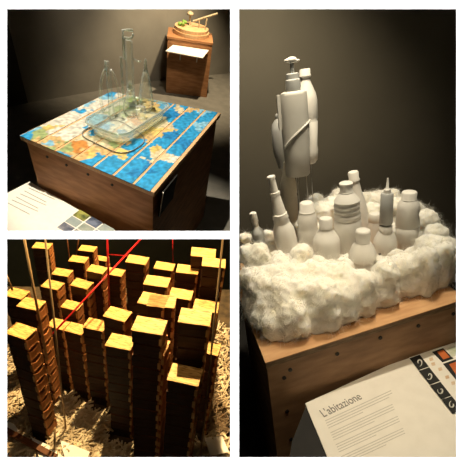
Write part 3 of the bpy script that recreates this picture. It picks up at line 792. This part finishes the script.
# milk bottle behind it
def legs_b(root, H, s):
    for x0, x1 in ((-3, -2), (2, 3)):
        h = H(158); link('wire_leg', MB().tube([(x0 * s(h), 0, h), (x1 * s(0), 0, 0)], .0022, 6).mesh('wire_leg', WIRE, True), root)
bottle('plastic_bottle', 'raised white bottle with round cap right behind the pump dispenser', (312, 238), [(163, 6.5), (160, 8.8), (150, 9.8), (146, 9.2), (122, 10.6), (121, 10), (118, 10.8), (101, 11), (94, 9.8), (84, 6), (79, 4.6), (77, 4.6)], [(78, 5.2), (76.5, 6.2), (75, 6.2), (74, 5.6), (67.5, 5.6), (66.8, 5)], legs_b)
# dark bottle left behind dispenser
def legs_c(root, H, s):
    h = H(165); link('wire_leg', MB().tube([(0, 0, h), (0, 0, 0)], .002, 6).mesh('wire_leg', WIRE, True), root)
bottle('plastic_bottle', 'shaded slim bottle half hidden left behind the pump dispenser', (287, 234), [(168, 3.6), (163, 4.6), (156, 6.6), (148, 8), (130, 8.2), (124, 7), (119, 3.4)], [(119, 2.5), (117, 3), (113, 2.9), (112.4, 2.3)], legs_c, mt=GREY_P)  # grey instead of white puts this bottle's shade into its colour
bottle('plastic_bottle', 'translucent bottle with a dark ring standing under the shaded slim one', (292, 238), [(238, 8), (215, 8), (204, 8), (197, 8.2), (194.5, 7.4), (193, 8.2), (183, 8), (174, 5.5), (168, 4), (162, 3.6)], mt=node_mat('frosted_plastic', (.50, .47, .38), .4, 9, (.56, .53, .44)))
# pointed nozzle bottle
def noz(root, H, s):
    link('nozzle', auto_smooth(MB().lathe(prof_px(H, s, [(212, 6.8), (193, 4.6), (192.5, 5.2), (190, 5.2), (189.5, 3.9), (176, 3.6), (175.5, 4.3), (173.5, 4.2), (173, 3)]), 22).mesh('nozzle', WHITE_P), 45), root)
bottle('squeeze_bottle', 'tall leaning squeeze bottle with long nozzle left of the dispenser', (291, 262), [(262, 10.5), (235, 11), (228, 10.6), (222, 8), (220, 7)], [(222, 7.5), (220, 8.4), (217, 7.4), (215, 8.4), (212, 7.6), (210, 7.8), (209, 6.8)], noz, lean=-8)
def noz2(root, H, s):
    link('nozzle', auto_smooth(MB().lathe(prof_px(H, s, [(226, 3), (222, 3.2), (221, 3.8), (212, 3.5), (211.4, 2.8)]), 18).mesh('nozzle', WHITE_P), 45), root)
bottle('squeeze_bottle', 'small shaded nozzle bottle, leftmost in the cotton', (264, 262), [(262, 5.5), (238, 5.6), (233, 6.4), (231, 6.4), (228, 4.2), (226, 3)], [(246, 5.2), (244, 5.9), (236, 5.8), (234, 5)], noz2, mt=GREY_P, lean=-6)  # its shade is in the grey colour too
bottle('small_bottle', 'tiny capped bottle sunk in the cotton at the far left', (259, 268), [(268, 4.5), (254, 4.4)], [(254, 4.2), (252.5, 4.8), (247.5, 4.6), (246.6, 3.8)])
bottle('plastic_bottle', 'ribbed white bottle right under the wires of the dispenser', (309, 256), [(256, 10), (238, 10), (230, 10.3), (226, 9.4), (222, 10), (216, 9), (212, 7.6)], [(212.5, 8), (211, 8.3), (210, 7.4), (201, 7), (199.6, 5.6)])
bottle('medicine_bottle', 'round shouldered bottle with screw cap in front of the wires', (327, 268), [(268, 12.5), (258, 13), (244, 13.4), (240, 13.2), (237, 12), (233, 9.4), (230, 7), (227, 6)], [(229, 6.6), (227.5, 7.2), (226, 6.6), (217, 6.9), (215.6, 6)], dark_hole(-6, 256.5))
bottle('slim_bottle', 'slender long-necked bottle rising at the back centre', (362, 236), [(236, 9.5), (212, 9), (200, 7.6), (190, 5.6), (180, 4.6), (178, 4.6)], [(179, 5.6), (177.6, 5.8), (176, 5), (169, 5.4), (167.6, 4.6)], lean=-8)
bottle('ribbed_bottle', 'broad ringed bottle in the centre in front of the slender one', (349, 262), [(262, 13.2), (230, 13), (220, 13.2), (218, 12), (216, 13)] + ribs(214, 200, 12.4, 3, .5) + [(197, 11), (194, 8.5), (191.5, 6.4)], [(192.5, 7), (191, 7.2), (190, 6.4), (182, 6.4), (180.6, 7), (179.4, 6)], lean=-2)
bottle('white_jar', 'short jar with flat cap between the ringed bottle and the syringe', (374, 246), [(246, 6.8), (226, 6.8), (221, 6)], [(222, 5.8), (220.6, 6.4), (213, 6.4), (211.4, 5.6)])
def syr(root, H, s):
    link('barrel', auto_smooth(MB().lathe(prof_px(H, s, [(223.5, 5.6), (222.6, 6.4), (194.5, 6.0), (193, 5)]), 24).mesh('barrel', GREY_P), 45), root)
    link('tip', auto_smooth(MB().lathe(prof_px(H, s, [(193.5, 3.6), (189.5, 3.4), (188.6, 2.2), (188, 1.6), (179, .9), (178, .6)]), 16).mesh('tip', WHITE_P), 45), root)
    dark_hole(8, 247.6, 1.3)(root, H, s)
bottle('syringe_bottle', 'flat bottle topped by an upright grey syringe', (384, 262), [(262, 10.5), (250, 11.5), (244, 11.6), (238, 10.6), (234, 8.4), (231, 7)], [(233, 6.4), (231.4, 6.9), (225, 6.6), (223.4, 6)], syr, squash=.8, lean=0)
bottle('dome_bottle', 'dome-shouldered bottle nearest the front of the cloud', (362, 284), [(284, 11.6), (268, 11.8), (260.6, 12.2), (259.4, 13.4), (257, 13.5), (252, 12.6), (246, 10.2), (242, 7.6)], [(243, 6.9), (241.6, 7.4), (240.4, 6.9), (230, 7.6), (227.6, 7.2), (226.6, 6)], dark_hole(14, 252, 1.2))
def facet(z, a): return 1 - .07 * max(0, cos(3 * a + z * 60)) 
bottle('drink_bottle', 'moulded drink bottle with wide cap at the right end', (405, 254), [(254, 8.4), (248, 10), (244, 11), (232, 11.6), (226.5, 11.6), (225.4, 10.6), (224, 11.6), (214, 10.4), (208, 11.2), (203, 10), (199, 7)], [(200, 7.4), (198.6, 7.8), (197.4, 7), (190.8, 7.4), (189.6, 6.4)], fn=facet)

# ---- cotton cloud
COTTON = bpy.data.materials.new('cotton_wadding'); COTTON.use_nodes = True
nt = COTTON.node_tree; b = nt.nodes['Principled BSDF']
b.inputs['Base Color'].default_value = (.86, .84, .77, 1); b.inputs['Roughness'].default_value = 1
b.inputs['Specular IOR Level'].default_value = 0
b.inputs['Subsurface Weight'].default_value = 1; b.inputs['Subsurface Radius'].default_value = (.045, .042, .036); b.inputs['Subsurface Scale'].default_value = 1
tc = nt.nodes.new('ShaderNodeTexCoord'); n1 = nt.nodes.new('ShaderNodeTexNoise'); n1.inputs['Scale'].default_value = 45; n1.inputs['Detail'].default_value = 6
cr = nt.nodes.new('ShaderNodeValToRGB'); cr.color_ramp.elements[0].color = (.80, .78, .71, 1); cr.color_ramp.elements[1].color = (.9, .88, .81, 1)
nt.links.new(tc.outputs['Object'], n1.inputs['Vector']); nt.links.new(n1.outputs[0], cr.inputs[0]); nt.links.new(cr.outputs[0], b.inputs['Base Color'])
FIB = bpy.data.materials.new('cotton_fibre'); FIB.use_nodes = True
nt = FIB.node_tree; b = nt.nodes['Principled BSDF']; b.inputs['Roughness'].default_value = 1; b.inputs['Specular IOR Level'].default_value = 0
n1 = nt.nodes.new('ShaderNodeTexNoise'); n1.inputs['Scale'].default_value = 20; cr = nt.nodes.new('ShaderNodeValToRGB'); cr.color_ramp.elements[0].color = (.82, .80, .73, 1); cr.color_ramp.elements[1].color = (.92, .9, .84, 1)
nt.links.new(n1.outputs[0], cr.inputs[0]); nt.links.new(cr.outputs[0], b.inputs['Base Color'])
tr_ = nt.nodes.new('ShaderNodeBsdfTranslucent'); tr_.inputs[0].default_value = (.9, .88, .8, 1); mx = nt.nodes.new('ShaderNodeMixShader'); mx.inputs[0].default_value = .5
nt.links.new(b.outputs[0], mx.inputs[1]); nt.links.new(tr_.outputs[0], mx.inputs[2]); nt.links.new(mx.outputs[0], nt.nodes['Material Output'].inputs[0])
# lumps: centre in the photo, radius in pixels; base of each lies dy pixels lower on the board
front = [(254, 302, 10), (262, 314, 10), (273, 322, 10), (286, 326, 11), (300, 324, 11), (315, 319, 11), (330, 314, 11), (347, 306, 11), (364, 300, 11), (380, 294, 11), (394, 286, 11), (408, 282, 11), (424, 280, 11), (438, 272, 11), (450, 266, 12)]
mid = [(250, 280, 13), (266, 286, 17), (284, 293, 18), (304, 290, 18), (324, 293, 17), (344, 292, 17), (362, 294, 14), (382, 284, 15), (400, 275, 16), (418, 268, 16), (436, 259, 14), (450, 258, 11), (270, 302, 14), (294, 310, 15), (318, 306, 15), (342, 303, 13)]
mid2 = [(247, 254, 10), (262, 255, 12), (282, 267, 13), (304, 254, 11), (324, 272, 12), (342, 273, 12), (362, 286, 10), (384, 271, 12), (404, 269, 12), (422, 256, 12), (440, 251, 11)]
fill = [(x, (288 if 346 < x < 378 else 277) - (x - 255) * .07, 12) for x in range(256, 452, 12)]
under = [(290, 262, 9), (303, 254, 8), (317, 264, 9), (333, 268, 9), (346, 262, 9), (374, 262, 9), (396, 258, 9), (412, 256, 9), (425, 248, 9), (278, 258, 9), (262, 252, 8)]
back = [(246, 256, 7), (256, 268, 8), (276, 268, 10), (296, 270, 10), (312, 272, 10), (344, 266, 9), (382, 264, 9), (400, 262, 10), (424, 246, 12), (436, 246, 11), (445, 262, 11)]
far = [(322, 214, 14), (334, 208, 13), (316, 234, 12), (372, 214, 12), (376, 202, 12), (388, 200, 12), (366, 200, 9), (398, 208, 12), (338, 196, 8), (316, 202, 9), (270, 238, 8), (424, 220, 12), (434, 234, 12), (414, 210, 9), (394, 232, 10), (248, 238, 7), (286, 240, 9), (446, 248, 11), (304, 226, 8)]
EDGE = [(258, 328), (270, 337), (310, 345), (330, 337), (345, 330), (366, 322), (386, 313), (404, 303), (430, 301), (444, 293), (480, 286)]
rc_ = random.Random(21); bm = MB()
for L_, dy in ((front, 18), (mid, 31), (mid2, 36), (under, 14), (fill, 38), (back, 26), (far, 20)):
    for (x, y, r) in L_:
        x = max(x, 241.5 + r)
        bound = [yb for xb, yb in EDGE if xb >= x][0]
        b0 = R3.at((x, min(y + dy, bound - r * .75)), 0); h = max(R3.h_at(b0.xy, y), 0.0); s_ = R3.depth((b0.x, b0.y, h)) / FPX
        bm.ball((b0.x, b0.y, h), r * s_, 2); bm.ball((b0.x, b0.y, h * .4), r * s_ * .95, 2)
        for k in range(6):
            a = rc_.uniform(0, 6.28); e = rc_.uniform(-.4, 1)
            d = Vector((cos(a), sin(a), e)).normalized() * r * s_ * .65
            if x + (R3.R @ d).x / s_ - r * .3 < 238.5: continue
            bm.ball((b0.x + d.x, b0.y + d.y, max(.02, h + d.z)), r * s_ * rc_.uniform(.2, .42), 2)
cl = tag(link('cotton_cloud', None, mw=R3.mw), 'fluffy heap of white cotton wadding round the bottles', 'cotton wadding')
wd = link('wadding', bm.mesh('wadding', COTTON, True), cl)
m = wd.modifiers.new('merge', 'REMESH'); m.mode = 'VOXEL'; m.voxel_size = .008; m.use_smooth_shade = True
m = wd.modifiers.new('smooth', 'SMOOTH'); m.factor = .5; m.iterations = 22
tx = bpy.data.textures.new('puffs', 'CLOUDS'); tx.noise_scale = .06; tx.noise_depth = 2
m = wd.modifiers.new('puffs', 'DISPLACE'); m.texture = tx; m.strength = .04; m.mid_level = .5
tx2 = bpy.data.textures.new('tufts', 'CLOUDS'); tx2.noise_scale = .022; tx2.noise_depth = 3
m = wd.modifiers.new('tufts', 'DISPLACE'); m.texture = tx2; m.strength = .016; m.mid_level = .5
# loose fibres standing off the surface
bpy.context.view_layer.update()
ev = wd.evaluated_get(bpy.context.evaluated_depsgraph_get()); me = ev.to_mesh()
vs = []; fs = []; rf = random.Random(9); polys = me.polygons; nP = len(polys)
camL = R3.R.transposed() @ (-R3.o)
for i in range(70000):
    p = polys[rf.randrange(nP)]; c = p.center.copy(); n = p.normal.copy()
    if c.z < .012 or n.dot(camL - c) < -.02: continue
    if CX + FPX * (R3.R @ c + R3.o).x / (R3.R @ c + R3.o).z < 242: continue
    t = n.orthogonal().normalized(); t.rotate(Matrix.Rotation(rf.uniform(0, 6.28), 3, n)); L = rf.uniform(.015, .05)
    d = (t + n * rf.uniform(.05, .9)).normalized(); cv = n * rf.uniform(-.5, .2) + t.cross(n) * rf.uniform(-.8, .8)
    sd = d.cross((camL - c).normalized()).normalized() * rf.uniform(.0002, .0006)
    k0 = len(vs)
    for q in range(4):
        u = q / 3; pt = c - n * .002 + d * L * u + cv * L * u * u; w = sd * (1 - .6 * u)
        vs += [pt - w, pt + w]
    fs += [(k0 + 2 * q, k0 + 2 * q + 1, k0 + 2 * q + 3, k0 + 2 * q + 2) for q in range(3)]
ev.to_mesh_clear()
me = bpy.data.meshes.new('loose_fibres'); me.from_pydata(vs, [], fs); me.materials.append(FIB)
link('loose_fibres', me, cl)['kind'] = 'stuff'
